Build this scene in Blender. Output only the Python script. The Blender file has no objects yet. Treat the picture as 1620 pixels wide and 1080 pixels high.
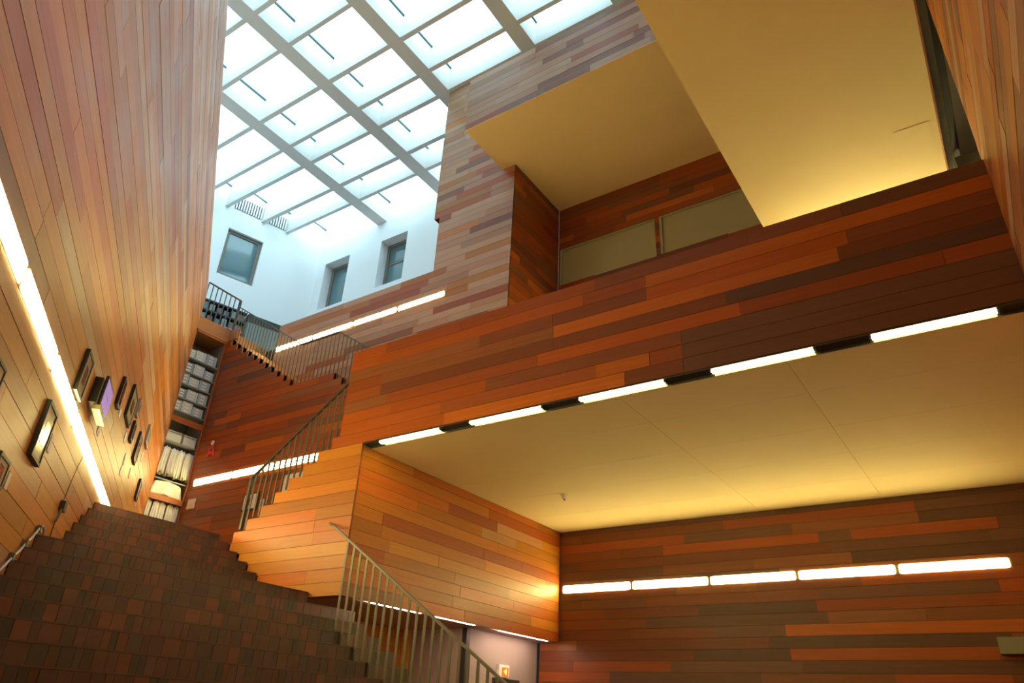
import bpy, math, random
from mathutils import Matrix, Vector
random.seed(11)
C = bpy.context.scene.collection
S = bpy.context.scene
# ---------------------------------------------------------------- camera, sky, exposure
R = [[0.8307547165459388, 0.5547715852003438, 0.045553146883334755],
     [-0.2293200264970557, 0.4156691855947284, -0.8801314978992656],
     [-0.5072069857406014, 0.7207271442101464, 0.47253937107358623]]
F = 1129.44
cam_d = bpy.data.cameras.new('camera'); cam = bpy.data.objects.new('camera', cam_d); C.objects.link(cam)
cam_d.sensor_width = 36; cam_d.lens = 36 * F / 1620; cam_d.clip_start = .05; cam_d.clip_end = 300
rx, dn, fw = [Vector(r) for r in R]
m = Matrix((rx, -dn, -fw)).transposed().to_4x4()
cam.matrix_world = m
S.camera = cam
w = bpy.data.worlds.new('sky'); S.world = w; w.use_nodes = True
bg = w.node_tree.nodes['Background']; bg.inputs['Color'].default_value = (.61, .86, 1.0, 1); bg.inputs['Strength'].default_value = 4.3
S.view_settings.view_transform = 'Standard'; S.view_settings.look = 'None'
S.view_settings.exposure = 0.52; S.view_settings.gamma = 1; S.view_settings.use_curve_mapping = False
S.cycles.max_bounces = 10; S.cycles.diffuse_bounces = 6; S.cycles.sample_clamp_indirect = 6
LAMP = 36.0
# daylight portal over the roof glazing (guides the sky light through the glass)
pl = bpy.data.lights.new('roof_daylight', 'AREA'); pl.shape = 'RECTANGLE'; pl.size = 22; pl.size_y = 10
pl.cycles.is_portal = True
po = bpy.data.objects.new('roof_daylight', pl); C.objects.link(po); po.location = (-9.5, 8.6, 15.85)

# ---------------------------------------------------------------- materials
MATS = {}
def mat(name, col, rough=.6, spec=.5, emit=None, es=0, metal=0, noise=0, nscale=6, coat=0):
    if name in MATS: return MATS[name]
    M = bpy.data.materials.new(name); M.use_nodes = True; N = M.node_tree; b = N.nodes['Principled BSDF']
    b.inputs['Base Color'].default_value = (*col, 1); b.inputs['Roughness'].default_value = rough
    b.inputs['Specular IOR Level'].default_value = spec; b.inputs['Metallic'].default_value = metal
    b.inputs['Coat Weight'].default_value = coat
    if emit: b.inputs['Emission Color'].default_value = (*emit, 1); b.inputs['Emission Strength'].default_value = es
    if noise:
        t = N.nodes.new('ShaderNodeTexNoise'); t.inputs['Scale'].default_value = nscale; t.inputs['Detail'].default_value = 5
        g = N.nodes.new('ShaderNodeNewGeometry'); N.links.new(g.outputs['Position'], t.inputs['Vector'])
        r = N.nodes.new('ShaderNodeMixRGB'); r.inputs[1].default_value = (*[c * (1 - noise) for c in col], 1); r.inputs[2].default_value = (*[min(1, c * (1 + noise)) for c in col], 1)
        N.links.new(t.outputs['Fac'], r.inputs[0]); N.links.new(r.outputs[0], b.inputs['Base Color'])
    MATS[name] = M; return M
def wood(name, col, rough=.42, zs=34, amp=.30):
    M = bpy.data.materials.new(name); M.use_nodes = True; N = M.node_tree; L = N.links; b = N.nodes['Principled BSDF']
    g = N.nodes.new('ShaderNodeNewGeometry'); oi = N.nodes.new('ShaderNodeObjectInfo')
    mp = N.nodes.new('ShaderNodeVectorMath'); mp.operation = 'MULTIPLY'; mp.inputs[1].default_value = (1.3, 1.3, zs)
    ad = N.nodes.new('ShaderNodeVectorMath'); ad.operation = 'ADD'
    sc = N.nodes.new('ShaderNodeMath'); sc.operation = 'MULTIPLY'; sc.inputs[1].default_value = 37
    L.new(oi.outputs['Random'], sc.inputs[0]); L.new(g.outputs['Position'], mp.inputs[0]); L.new(mp.outputs[0], ad.inputs[0]); L.new(sc.outputs[0], ad.inputs[1])
    t = N.nodes.new('ShaderNodeTexNoise'); t.inputs['Scale'].default_value = 1; t.inputs['Detail'].default_value = 6; t.inputs['Roughness'].default_value = .62
    L.new(ad.outputs[0], t.inputs['Vector'])
    t2 = N.nodes.new('ShaderNodeTexNoise'); t2.inputs['Scale'].default_value = 1.7; t2.inputs['Detail'].default_value = 2
    L.new(g.outputs['Position'], t2.inputs['Vector'])
    r = N.nodes.new('ShaderNodeMixRGB'); r.inputs[1].default_value = (*[c * (1 - amp) for c in col], 1); r.inputs[2].default_value = (*[min(1, c * (1 + amp)) for c in col], 1)
    L.new(t.outputs['Fac'], r.inputs[0])
    h = N.nodes.new('ShaderNodeHueSaturation'); L.new(r.outputs[0], h.inputs['Color'])
    mr = N.nodes.new('ShaderNodeMapRange'); mr.inputs['To Min'].default_value = .87; mr.inputs['To Max'].default_value = 1.13
    L.new(oi.outputs['Random'], mr.inputs['Value']); L.new(mr.outputs[0], h.inputs['Value']); L.new(h.outputs[0], b.inputs['Base Color'])
    rr = N.nodes.new('ShaderNodeMapRange'); rr.inputs['From Min'].default_value = .3; rr.inputs['From Max'].default_value = .7
    rr.inputs['To Min'].default_value = rough - .02; rr.inputs['To Max'].default_value = rough + .05
    L.new(t2.outputs['Fac'], rr.inputs['Value']); L.new(rr.outputs[0], b.inputs['Roughness'])
    b.inputs['Specular IOR Level'].default_value = .36
    bp = N.nodes.new('ShaderNodeBump'); bp.inputs['Strength'].default_value = .08; bp.inputs['Distance'].default_value = .004
    L.new(t.outputs['Fac'], bp.inputs['Height']); L.new(bp.outputs[0], b.inputs['Normal'])
    MATS[name] = M; return M
def tone(c, k=.72):
    m_ = (.30, .085, .016); return tuple(m_[i] + (c[i] - m_[i]) * k for i in range(3))
_wood = wood
def wood(name, col, *a, **k): return _wood(name, tone(col) if name.startswith('wood_') and name[5:] not in ('tan', 'sand', 'umber', 'walnut') else col, *a, **k)
W = [wood('wood_amber', (.56, .19, .018)), wood('wood_orange', (.50, .125, .012)), wood('wood_russet', (.38, .078, .010)),
     wood('wood_red', (.28, .062, .018)), wood('wood_brown', (.21, .078, .034)), wood('wood_umber', (.155, .066, .040)),
     wood('wood_maroon', (.15, .046, .027)), wood('wood_tan', (.44, .21, .10)),
     wood('wood_golden', (.50, .20, .018)), wood('wood_honey', (.42, .145, .014)), wood('wood_sand', (.48, .27, .15)), wood('wood_walnut', (.125, .056, .036))]
EDGE = wood('edge_wood', (.17, .055, .022))
MIX_WARM = [0, 3, 8, 6, 2, 0, 2, 0]; MIX_DARK = [0, 0, 0, 2, 3, 5, 5, 0, 0, 0, 0, 4]; MIX_MID = [0, 2, 5, 6, 4, 2, 3]; MIX_TAN = [1, 0, 1, 0, 1, 0, 0, 8, 1, 1, 8]
MIX_LEFT = [1, 0, 1, 0, 2, 0, 0, 8, 5, 2, 6]; MIX_SIDE = [3, 5, 3, 1, 1, 0, 0, 1, 4, 6]
B = [wood('block_a', (.115, .060, .047), .5, 8), wood('block_b', (.135, .062, .047), .5, 8), wood('block_c', (.098, .060, .050), .55, 8), wood('block_d', (.165, .066, .046), .5, 8), wood('block_e', (.082, .060, .052), .55, 8)]
BACK = mat('joint_dark', (.035, .015, .008), .8)
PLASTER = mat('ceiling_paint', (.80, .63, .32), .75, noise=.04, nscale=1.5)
WHITE = mat('white_paint', (.90, .91, .92), .7)
BEAMW = mat('beam_white', (.74, .72, .69), .65)
DARK = mat('black_metal', (.03, .028, .026), .5)
STEEL = mat('rail_steel', (.13, .115, .085), .45, metal=.3)
STEELD = mat('rail_dark', (.10, .085, .07), .5, metal=.3)
GREY = mat('grey_paint', (.34, .29, .27), .7)
BEIGE = mat('beige_paint', (.42, .33, .24), .7)
GREYW = mat('dark_grey', (.24, .23, .20), .8, noise=.2)
FRAMEG = mat('window_frame_grey', (.20, .18, .15), .5)
GLASSB = mat('window_glass_blue', (.10, .19, .21), .08, .9)
GLASSO = mat('window_glass_olive', (.40, .37, .19), .12, .6)
LAMPM = mat('lamp_diffuser', (1, 1, 1), .5, emit=(1.0, .80, .30), es=LAMP)
LAMPP = mat('lamp_diffuser_pink', (1, 1, 1), .5, emit=(1.0, .66, .48), es=26)
FLOORM = wood('floor_wood', (.10, .05, .035), .45, 1.3)
TRIMW = wood('trim_wood', (.36, .10, .03))
SLABW = wood('slab_wood', (.42, .17, .06))
CARD = [mat('carton_grey', (.44, .46, .46), .8), mat('carton_dark', (.28, .30, .31), .8), mat('carton_light', (.60, .62, .62), .8)]
PAPER = mat('white_card', (.80, .78, .72), .8)
CLOTH = mat('white_cloth', (.82, .79, .72), .9, noise=.10, nscale=9)
def glasspane():
    M = bpy.data.materials.new('roof_glass'); M.use_nodes = True; N = M.node_tree
    for n in list(N.nodes): N.nodes.remove(n)
    o = N.nodes.new('ShaderNodeOutputMaterial'); t = N.nodes.new('ShaderNodeBsdfTransparent'); t.inputs[0].default_value = (.93, .98, .98, 1)
    gl = N.nodes.new('ShaderNodeBsdfGlossy'); gl.inputs['Roughness'].default_value = .05; mx = N.nodes.new('ShaderNodeMixShader'); mx.inputs[0].default_value = .06
    N.links.new(t.outputs[0], mx.inputs[1]); N.links.new(gl.outputs[0], mx.inputs[2]); N.links.new(mx.outputs[0], o.inputs[0]); return M
RGLASS = glasspane()

# ---------------------------------------------------------------- helpers
def tag(o, label=None, cat=None, group=None, kind=None):
    if label: o['label'] = label
    if cat: o['category'] = cat
    if group: o['group'] = group
    if kind: o['kind'] = kind
    return o
class MB:
    def __init__(s): s.v = []; s.f = []; s.mi = []; s.ms = []
    def _m(s, m):
        if m not in s.ms: s.ms.append(m)
        return s.ms.index(m)
    def hexa(s, P, m):
        n = len(s.v); s.v += [tuple(p) for p in P]; k = s._m(m)
        for f in ((0, 3, 2, 1), (4, 5, 6, 7), (0, 1, 5, 4), (1, 2, 6, 5), (2, 3, 7, 6), (3, 0, 4, 7)):
            s.f.append(tuple(n + i for i in f)); s.mi.append(k)
        return s
    def box(s, x0, x1, y0, y1, z0, z1, m):
        x0, x1 = min(x0, x1), max(x0, x1); y0, y1 = min(y0, y1), max(y0, y1); z0, z1 = min(z0, z1), max(z0, z1)
        return s.hexa([(x0, y0, z0), (x1, y0, z0), (x1, y1, z0), (x0, y1, z0), (x0, y0, z1), (x1, y0, z1), (x1, y1, z1), (x0, y1, z1)], m)
    def prism(s, poly, axis_a, axis_b, m):
        """poly: list of 3D points (ring); axis offset vector from a to b"""
        n = len(s.v); k = s._m(m); q = len(poly)
        s.v += [tuple(Vector(p) + Vector(axis_a)) for p in poly] + [tuple(Vector(p) + Vector(axis_b)) for p in poly]
        s.f.append(tuple(n + i for i in reversed(range(q)))); s.mi.append(k)
        s.f.append(tuple(n + q + i for i in range(q))); s.mi.append(k)
        for i in range(q):
            j = (i + 1) % q; s.f.append((n + i, n + j, n + q + j, n + q + i)); s.mi.append(k)
        return s
    def tube(s, pts, r, m, seg=6):
        k = s._m(m); pts = [Vector(p) for p in pts]; n0 = len(s.v); N = len(pts)
        for i, p in enumerate(pts):
            d = (pts[min(i + 1, N - 1)] - pts[max(i - 1, 0)]).normalized()
            a = d.cross(Vector((0, 0, 1)));
            if a.length < .1: a = d.cross(Vector((1, 0, 0)))
            a.normalize(); b = d.cross(a)
            for j in range(seg):
                t = 2 * math.pi * j / seg; s.v.append(tuple(p + (a * math.cos(t) + b * math.sin(t)) * r))
        for i in range(N - 1):
            for j in range(seg):
                q = (j + 1) % seg; s.f.append((n0 + i * seg + j, n0 + i * seg + q, n0 + (i + 1) * seg + q, n0 + (i + 1) * seg + j)); s.mi.append(k)
        s.f.append(tuple(n0 + j for j in reversed(range(seg)))); s.mi.append(k)
        s.f.append(tuple(n0 + (N - 1) * seg + j for j in range(seg))); s.mi.append(k)
        return s
    def build(s, name, parent=None, smooth=False):
        me = bpy.data.meshes.new(name); me.from_pydata(s.v, [], s.f)
        for m in s.ms: me.materials.append(m)
        me.polygons.foreach_set('material_index', s.mi)
        if smooth: me.polygons.foreach_set('use_smooth', [True] * len(s.f))
        me.update(); o = bpy.data.objects.new(name, me); C.objects.link(o)
        if parent: o.parent = parent
        return o
def empty(name, loc=(0, 0, 0)):
    o = bpy.data.objects.new(name, None); C.objects.link(o); o.location = loc; return o
UNIT = {}
def unitmesh(m):
    if m.name not in UNIT:
        UNIT[m.name] = None
        b = MB().box(-.5, .5, -.5, .5, -.5, .5, m); me = bpy.data.meshes.new('block_' + m.name); me.from_pydata(b.v, [], b.f); me.materials.append(m); me.update(); UNIT[m.name] = me
    return UNIT[m.name]
def brick(name, parent, mw, m):
    o = bpy.data.objects.new(name, unitmesh(m)); C.objects.link(o); o.parent = parent; o.matrix_basis = mw; return o
def seen(p):
    v = [sum(R[i][j] * p[j] for j in range(3)) for i in range(3)]
    if v[2] < .2: return None
    return v[0] / v[2] * F + 810, v[1] / v[2] * F + 540, v[2]
def pick(ws): return random.choices(range(len(ws)), ws)[0]
PITCH = .169
class Plane:
    """vertical wall plane: point at s along u from O, outward normal n"""
    def __init__(p, O, u, n): p.O = Vector((*O, 0)); p.u = Vector((*u, 0)); p.n = Vector((*n, 0))
    def at(p, s, z, d=0): return p.O + p.u * s + p.n * d + Vector((0, 0, z))
    def hex(p, mb, s0, s1, z0, z1, d0, d1, m):
        P = [p.at(s0, z0, d0), p.at(s1, z0, d0), p.at(s1, z0, d1), p.at(s0, z0, d1)]; P += [q + Vector((0, 0, z1 - z0)) for q in P]
        mb.hexa(P, m); return mb
PT = .012
def clad(name, label, pl, z0, spans, mix, T=.2, fixed=(), lens=(1.1, 3.4), zmax=None, limit=290, mixfn=None, back=None):
    back = back or BACK
    """spans(zmid) -> [(s0, s1)...]; backing = one mesh, planks = children"""
    rows = []; z = z0
    while z < zmax - 1e-3:
        z1 = min(z + PITCH, zmax); rows.append((z, z1, spans((z + z1) / 2))); z = z1
    mb = MB(); i = 0
    while i < len(rows):
        j = i
        while j + 1 < len(rows) and rows[j + 1][2] == rows[i][2]: j += 1
        for s0, s1 in rows[i][2]: pl.hex(mb, s0, s1, rows[i][0], rows[j][1], -T, -PT, back)
        i = j + 1
    wall = tag(mb.build(name), label, 'wall', None, 'structure')
    out = []
    for z, z1, sp in rows:
        for a, b in sp:
            cuts = [f for f in fixed if f[2] <= (z + z1) / 2 < f[3] and f[0] < b and f[1] > a]
            s = a
            segs = []
            if cuts:
                for f in sorted(cuts):
                    if f[0] - s > .05: segs.append((s, f[0], None))
                    segs.append((max(a, f[0]), min(b, f[1]), f[4])); s = min(b, f[1])
                if b - s > .05: segs.append((s, b, None))
            else: segs = [(a, b, None)]
            for sa, sb, tone in segs:
                if tone is not None: out.append((sa, sb, z, z1, tone)); continue
                s = sa; first = True
                while s < sb - 1e-3:
                    ln = random.uniform(*lens) * (random.uniform(.3, 1) if first else 1); first = False
                    e = s + ln
                    if sb - e < .45: e = sb
                    out.append((s, e, z, z1, pick(mixfn(s, (z + z1) / 2) if mixfn else mix))); s = e
    sized = []
    for q in out:
        pts = [seen(pl.at(s, z)) for s in (q[0], (q[0] + q[1]) / 2, q[1]) for z in (q[2], q[3])]
        pts = [p for p in pts if p]
        inside = [p for p in pts if -40 < p[0] < 1660 and -40 < p[1] < 1120]
        A = 0
        if inside:
            p0 = pts[0]; A = (max(p[0] for p in pts) - min(p[0] for p in pts) + 1) * (max(p[1] for p in pts) - min(p[1] for p in pts) + 1)
            A = (q[1] - q[0]) * (q[3] - q[2]) / min(p[2] for p in pts) ** 2 * 1e4
        sized.append((A, q))
    sized.sort(key=lambda t: -t[0])
    rot = Matrix((tuple(pl.u), tuple(pl.n), (0, 0, 1))).transposed().to_4x4()
    rest = MB(); nr = 0
    for k, (A, (s0, s1, z, z1, t)) in enumerate(sized):
        d = random.uniform(-.002, .002)
        if A > 0 and k < limit:
            c = pl.at((s0 + s1) / 2, (z + z1) / 2, -PT / 2 + d)
            brick('plank', wall, Matrix.Translation(c) @ rot @ Matrix.Diagonal((s1 - s0 - .003, PT, z1 - z - .005, 1)), W[t])
        else: pl.hex(rest, s0 + .0025, s1 - .0025, z + .0035, z1 - .0035, -PT + d, d, W[t]); nr += 1
    if nr: tag(rest.build('plank', wall), kind='stuff')
    return wall

# ---------------------------------------------------------------- large structure
TH = math.radians(33.642)
UL = (-math.cos(TH), math.sin(TH)); NL = (math.sin(TH), math.cos(TH)); DL = -1.617
PL = Plane((NL[0] * DL, NL[1] * DL), UL, NL)
PF = Plane((0, 6.6), (1, 0), (0, -1)); PB = Plane((0, 12.04), (1, 0), (0, -1)); PM = Plane((0, 9.1), (1, 0), (0, -1)); PU = Plane((0, 10.07), (1, 0), (0, -1))
PS = Plane((-7.09, 0), (0, 1), (1, 0)); PTW = Plane((-7.24, 0), (0, 1), (1, 0)); PR = Plane((.67, 0), (0, 1), (-1, 0)); PBX = Plane((0, 8.65), (1, 0), (0, -1))
def X0L(y): return (DL - NL[1] * y) / NL[0]
# floor
tag(MB().box(-24, 3.4, -3.5, 14, -1.75, -1.6, FLOORM).build('floor'), 'dark wooden floor at the foot of the wide stair', 'floor', None, 'structure')
# left wall
clad('wall_left', 'long oblique plank wall carrying framed pictures and a slanting light strip', PL, -1.6, lambda z: [(-1.88, 17.32)], MIX_LEFT, T=.22, zmax=9.31, lens=(2.4, 5.5), limit=298,
     mixfn=lambda s, z: [4, 3, 2, 0, 1, 0, 0, 2, 7, 6, 1] if z < 4.4 or random.random() < .45 else MIX_LEFT)  # golden tones low down put the lamp strip's glow into the planks
# right wall
clad('wall_right', 'narrow plank wall at the right edge beside the parapet', PR, -1.6, lambda z: [(-2.36, 6.72)] if z > 3.3 else [(-2.36, 12.02)], [0, 2, 3, 1, 5, 1, 0, 3, 2, 3, 0], T=.12, zmax=14.8, lens=(1.2, 3), limit=200)
# back wall of the lower room
clad('wall_back', 'dark reddish plank wall behind the long five-piece light strip', PB, -1.6 + .105, lambda z: [(-7.5, .67)], MIX_DARK, T=.2, zmax=3.345,
     fixed=[(-3.08, .67, 1.38, 1.55, 1), (-3.05, -.36, 1.07, 1.2, 2), (-.18, .67, 1.89, 2.06, 2), (-5.0, -2.4, 2.7, 2.87, 2)], limit=200)
# facade: parapet + stepped left part + block corner
Z0F = 4.905 - 38 * PITCH
def spans_f(z):
    left = -7.095
    if z > 3.31:
        # parapet; left end stepped by the middle stair
        a = -7.585
        if z < 4.2: a = min(-7.585, -9.56 + .262 * math.floor((z - 2.215) / PITCH))
        return [(a, .67)]
    if z < 1.34: return []
    if z > 2.226: a = -9.56 + .262 * max(0, math.floor((z - 2.226) / PITCH))
    else: a = -8.53 - .262 * max(0, math.floor((z - 1.38) / PITCH - 0)) + .262 * 0
    return [(a, left)]
clad('wall_front', 'tall reddish plank front with the long parapet and a stepped edge', PF, 1.34, spans_f, MIX_WARM, back=EDGE, T=.16, zmax=4.89,
     fixed=[(-2.78, .67, 4.54, 4.72, 1), (-4.04, -2.78, 4.36, 4.54, 6), (-4.03, -2.1, 4.2, 4.36, 1), (-3.45, -2.78, 3.60, 3.76, 1), (-6.9, -4.03, 4.0, 4.2, 6), (-.6, .67, 4.36, 4.54, 6), (-.6, .67, 4.72, 4.9, 5), (-2.4, .67, 3.3, 3.9, 5)], limit=290,
     mixfn=lambda s, z: MIX_DARK if s > -1.9 or (s > -3.6 and z < 3.9) else (MIX_SIDE if z < 3.5 and s < -7 else MIX_WARM))
# side face of the block
clad('wall_side', 'amber plank side face of the block above the passage', PS, 1.34, lambda z: [(6.622, 12.02)], MIX_SIDE, T=.025, zmax=3.345, lens=(1, 2.6), limit=200)
# middle wall with teeth
def top_m(x):
    if x < -12.40: return 6.41 + PITCH * math.floor((-12.135 - x) / .265 + 1e-6)
    if x < -10.97: return 6.41
    return 6.41 - PITCH * (1 + math.floor((x + 10.97) / .265))
def spans_m(z):
    if z < 2.2: return [(-13, -8.95)]
    k = math.floor((z - 6.41) / PITCH + 1e-6)
    if z > 6.41: return [(-15.3, -12.135 - .265 * (k + 1))]
    r = -10.97 + .265 * (-k - 1)
    return [(-15.3, min(r, -7.6))]
clad('wall_middle', 'dark red plank wall between the two upper stairs with a toothed top edge', PM, 6.41 - 31 * PITCH, spans_m, [0, 1, 4, 7, 4, 1, 4], back=EDGE, T=.12, zmax=8.60, lens=(.8, 2.4), limit=290)
# upper band + tower
def spans_u(z):
    if z < 9.03: return [(-14.62, -7.252)]
    if z < 10.55: return [(-9.38, -7.252)]
    return [(-9.54, -7.252)]
clad('wall_upper', 'pale brown plank tower face and balustrade band under the roof glazing', PU, 4.8, spans_u, MIX_TAN, T=.25, zmax=14.78, lens=(.9, 2.6), limit=298)
clad('wall_tower', 'shaded red plank side of the tower next to the gallery glazing', PTW, 3.8, lambda z: [(10.092, 12.02)], MIX_MID, T=.2, zmax=11.22, lens=(.7, 1.6), limit=120)
clad('wall_gallery', 'plank wall of the gallery above and below the glazed strip', PB, 3.8, lambda z: [(-7.24, .67)] if (z < 9.02 or z > 10.04) else [(-7.24, -7.2), (-4.79, -4.68), (-2.2, .67)], MIX_MID, T=.2, zmax=14.8, lens=(.8, 2.2), limit=160)
clad('wall_bridge', 'grey-brown plank parapet of the top bridge', PBX, 11.235, lambda z: [(-7.61, .67)], [0, 0, 1, 1, 3, 0, 0, 7, 0, 0, 4], T=.12, zmax=12.75, lens=(.9, 2.4), limit=150)
# soffits and slabs
def struct(name, mb, label, cat): return tag(mb.build(name), label, cat, None, 'structure')
# lower ceiling split into real boards with thin recessed joints
ceil = struct('ceiling', MB().box(-7.0, .67, 6.76, 12.04, 3.345, 3.75, PLASTER), 'yellow-lit plaster ceiling over the lower room', 'ceiling')
ys = [6.74, 7.61, 8.72, 9.73, 10.9, 12.035]; xs = [-7.08, -3.24, -1.385, .668]
for a, b in zip(xs, xs[1:]):
    for c, d in zip(ys, ys[1:]):
        brick('panel', ceil, Matrix.Translation(((a + b) / 2, (c + d) / 2, 3.332)) @ Matrix.Diagonal((b - a - .004, d - c - .004, .024, 1)), PLASTER)
struct('ceiling_gallery', MB().box(-7.6, .67, 8.652, 12.03, 11.222, 11.5, PLASTER), 'ochre underside of the top bridge beside the tower', 'ceiling')
br = struct('ceiling_bridge', MB().box(-2.06, .55, 2.4, 12.0, 7.28, 7.7, PLASTER).box(-2.06, -1.96, 2.4, 12.0, 7.7, 8.85, TRIMW).box(.45, .55, 2.4, 12.0, 7.7, 8.85, TRIMW), 'bright ochre underside of the nearer bridge above the parapet', 'ceiling')
MB().box(.55, .572, 2.4, 12.0, 7.275, 8.85, TRIMW).build('edge_trim', br)
hm = MB()
hm.box(.03, .46, 8.65, 9.38, 7.2765, 7.281, PLASTER)
hm.build('hatch_panel', br)
# gallery floor, landing slabs, block interior
struct('floor_gallery', MB().box(-7.6, .66, 6.77, 12.0, 3.76, 3.8, FLOORM).box(-7.6, -7.1, 6.77, 9.0, 3.5, 3.76, BACK), 'gallery floor behind the long parapet', 'floor')
struct('floor_landing', MB().box(-15.28, -9.83, 6.75, 9.08, 2.0, 2.23, FLOORM).box(-13.6, -9.83, 4.0, 6.75, 2.0, 2.228, FLOORM), 'landing at the top of the wide stair', 'floor')
# top landing slab over the cabinet
sl = struct('slab_landing', MB().box(-18.6, -15.3, 8.28, 10.3, 8.28, 8.6, SLABW).box(-18.0, -15.3, 8.28, 13.3, 8.2, 8.27, SLABW), 'orange-brown edge of the top landing above the glazed cabinet', 'slab')
MB().box(-15.36, -15.28, 8.16, 9.22, 8.25, 8.6, SLABW).build('fascia', sl)
MB().box(-15.30, -14.95, 9.12, 9.20, 8.30, 8.60, SLABW).build('fascia', sl)
# roof outer closure
struct('ceiling_roof', MB().box(-24, .8, -3.5, 4.4, 14.8, 15.2, WHITE).box(-9.1, .8, 10.1, 14, 14.8, 15.2, WHITE).box(-1.6, .8, 4.3, 10.2, 14.8, 15.2, WHITE), 'solid white roof around the glazing', 'ceiling')
struct('wall_leak_shell', MB().box(-24.5, -24.2, -4, 14.5, -1.8, 15.6, WHITE).box(3.3, 3.6, -4, 14.5, -1.8, 15.6, GREYW).box(-24.5, 3.6, 14.2, 14.5, -1.8, 15.6, WHITE)
       .box(.66, 3.6, -4, 14.5, 14.8, 15.6, WHITE).box(-24.5, 3.6, -4, 4.38, 15.2, 15.6, WHITE).box(-24.5, 3.6, 13.4, 14.5, 15.2, 15.6, WHITE).box(-9.5, 3.6, 10.1, 14.5, 15.2, 15.6, WHITE)
       .box(-24.5, -20.8, -4, 14.5, 15.2, 15.6, WHITE).box(-24.5, -18.6, 11, 14.5, 15.45, 15.6, WHITE), 'plain unseen outer shell added to stop sky light leaking in', 'wall')  # unseen shell, added only to block stray sky light
struct('floor_north', MB().box(-18.4, -9.3, 10.35, 13.35, 8.2, 8.58, FLOORM), 'upper walkway floor behind the band', 'floor')
struct('wall_south', MB().box(-24, .8, -3.7, -3.5, -1.6, 15.6, WHITE), 'white outer wall behind the viewer', 'wall')
struct('wall_east', MB().box(.68, .9, 6.8, 12.2, 7.7, 14.8, TRIMW).box(3.0, 3.2, 6.6, 12.2, 3.0, 7.7, GREYW).box(.68, 3.2, 12.04, 12.2, 3.0, 7.9, GREYW).box(.7, 3.2, 6.5, 6.6, 3.0, 7.9, GREYW), 'dark grey side recess beyond the narrow right wall', 'wall')
cr = struct('ceiling_recess', MB().box(.575, .69, 6.8, 12.04, 7.62, 7.69, GREYW).box(.78, 3.2, 6.8, 12.04, 7.62, 7.69, mat('grey_recess', (.26, .25, .22), .8)).box(.69, .78, 6.8, 12.04, 7.66, 7.695, DARK), 'dark grey ceiling with a black slot beside the bridge', 'ceiling')
MB().box(.7, 3.0, 10.0, 10.08, 7.2, 7.6, GREYW).build('beam', cr)
struct('floor_upper', MB().prism([(-24, 14, 0), (-24, -3.4, 0), (X0L(-3.4) - .3, -3.4, 0), (X0L(8.2) - .35, 8.2, 0), (-18.6, 8.3, 0), (-18.6, 14, 0)][::-1], (0, 0, 8.2), (0, 0, 8.58), WHITE), 'upper floor hidden behind the long plank wall', 'floor')

# white walls with window openings
def holes_wall(name, pl, s0, s1, z0, z1, holes, T, label):
    mb = MB(); ss = sorted({s0, s1, *[h[0] for h in holes], *[h[1] for h in holes]}); zs = sorted({z0, z1, *[h[2] for h in holes], *[h[3] for h in holes]})
    for a, b in zip(ss, ss[1:]):
        for c, d in zip(zs, zs[1:]):
            if any(h[0] <= (a + b) / 2 <= h[1] and h[2] <= (c + d) / 2 <= h[3] for h in holes): continue
            pl.hex(mb, a, b, c, d, -T, 0, WHITE)
    return struct(name, mb, label, 'wall')
PE = Plane((0, 13.37), (1, 0), (0, -1))
AD = math.radians(15.8); PD = Plane((-18.92, 10.14), (math.sin(AD), math.cos(AD)), (math.cos(AD), -math.sin(AD)))
HE = [(-17.6, -16.40, 12.10, 13.98), (-14.93, -13.77, 12.16, 14.0)]
HD = [(.13, 1.32, 12.28, 14.05)]
holes_wall('wall_north', PE, -18.3, -9.0, 8.58, 15.64, HE, .5, 'white daylit wall with two deep-set windows')
holes_wall('wall_west', PD, -13.6, 3.36, 8.58, 15.64, HD, .35, 'white daylit wall with one square window and roof vents')
def window(n, pl, h, depth, fr, panes, label):
    mb = MB(); a, b, c, d = h
    wdw = empty('window_%d' % n, pl.at((a + b) / 2, c, -depth)); inv = Matrix.Translation(-wdw.location); tag(wdw, label, 'window', None, 'structure')
    def put(name, m): o = m.build(name, wdw); o.data.transform(inv); return o
    f = MB(); D0, D1 = -depth - .08, -depth
    for q in ((a, a + fr, c, d), (b - fr, b, c, d), (a + fr, b - fr, c, c + fr), (a + fr, b - fr, d - fr, d)): pl.hex(f, *q, D0, D1, FRAMEG)
    put('window_frame', f)
    for q in panes[1:]: put('glazing_bar', pl.hex(MB(), a + fr, b - fr, c + q - .03, c + q + .03, D0, D1 - .01, FRAMEG))
    zz = [c + fr] + [c + q for q in panes[1:]] + [d - fr]
    for u, v in zip(zz, zz[1:]): put('pane', pl.hex(MB(), a + fr, b - fr, u, v, D0 + .03, D0 + .045, GLASSB))
    return wdw
window(1, PD, HD[0], .10, .11, [0], 'square window with a thick grey-brown frame in the slanting white wall')
window(2, PE, HE[0], .33, .13, [0], 'narrow single-pane window near the corner of the white walls')
window(3, PE, HE[1], .33, .12, [0, 1.02], 'two-pane window nearer the plank tower')
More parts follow.
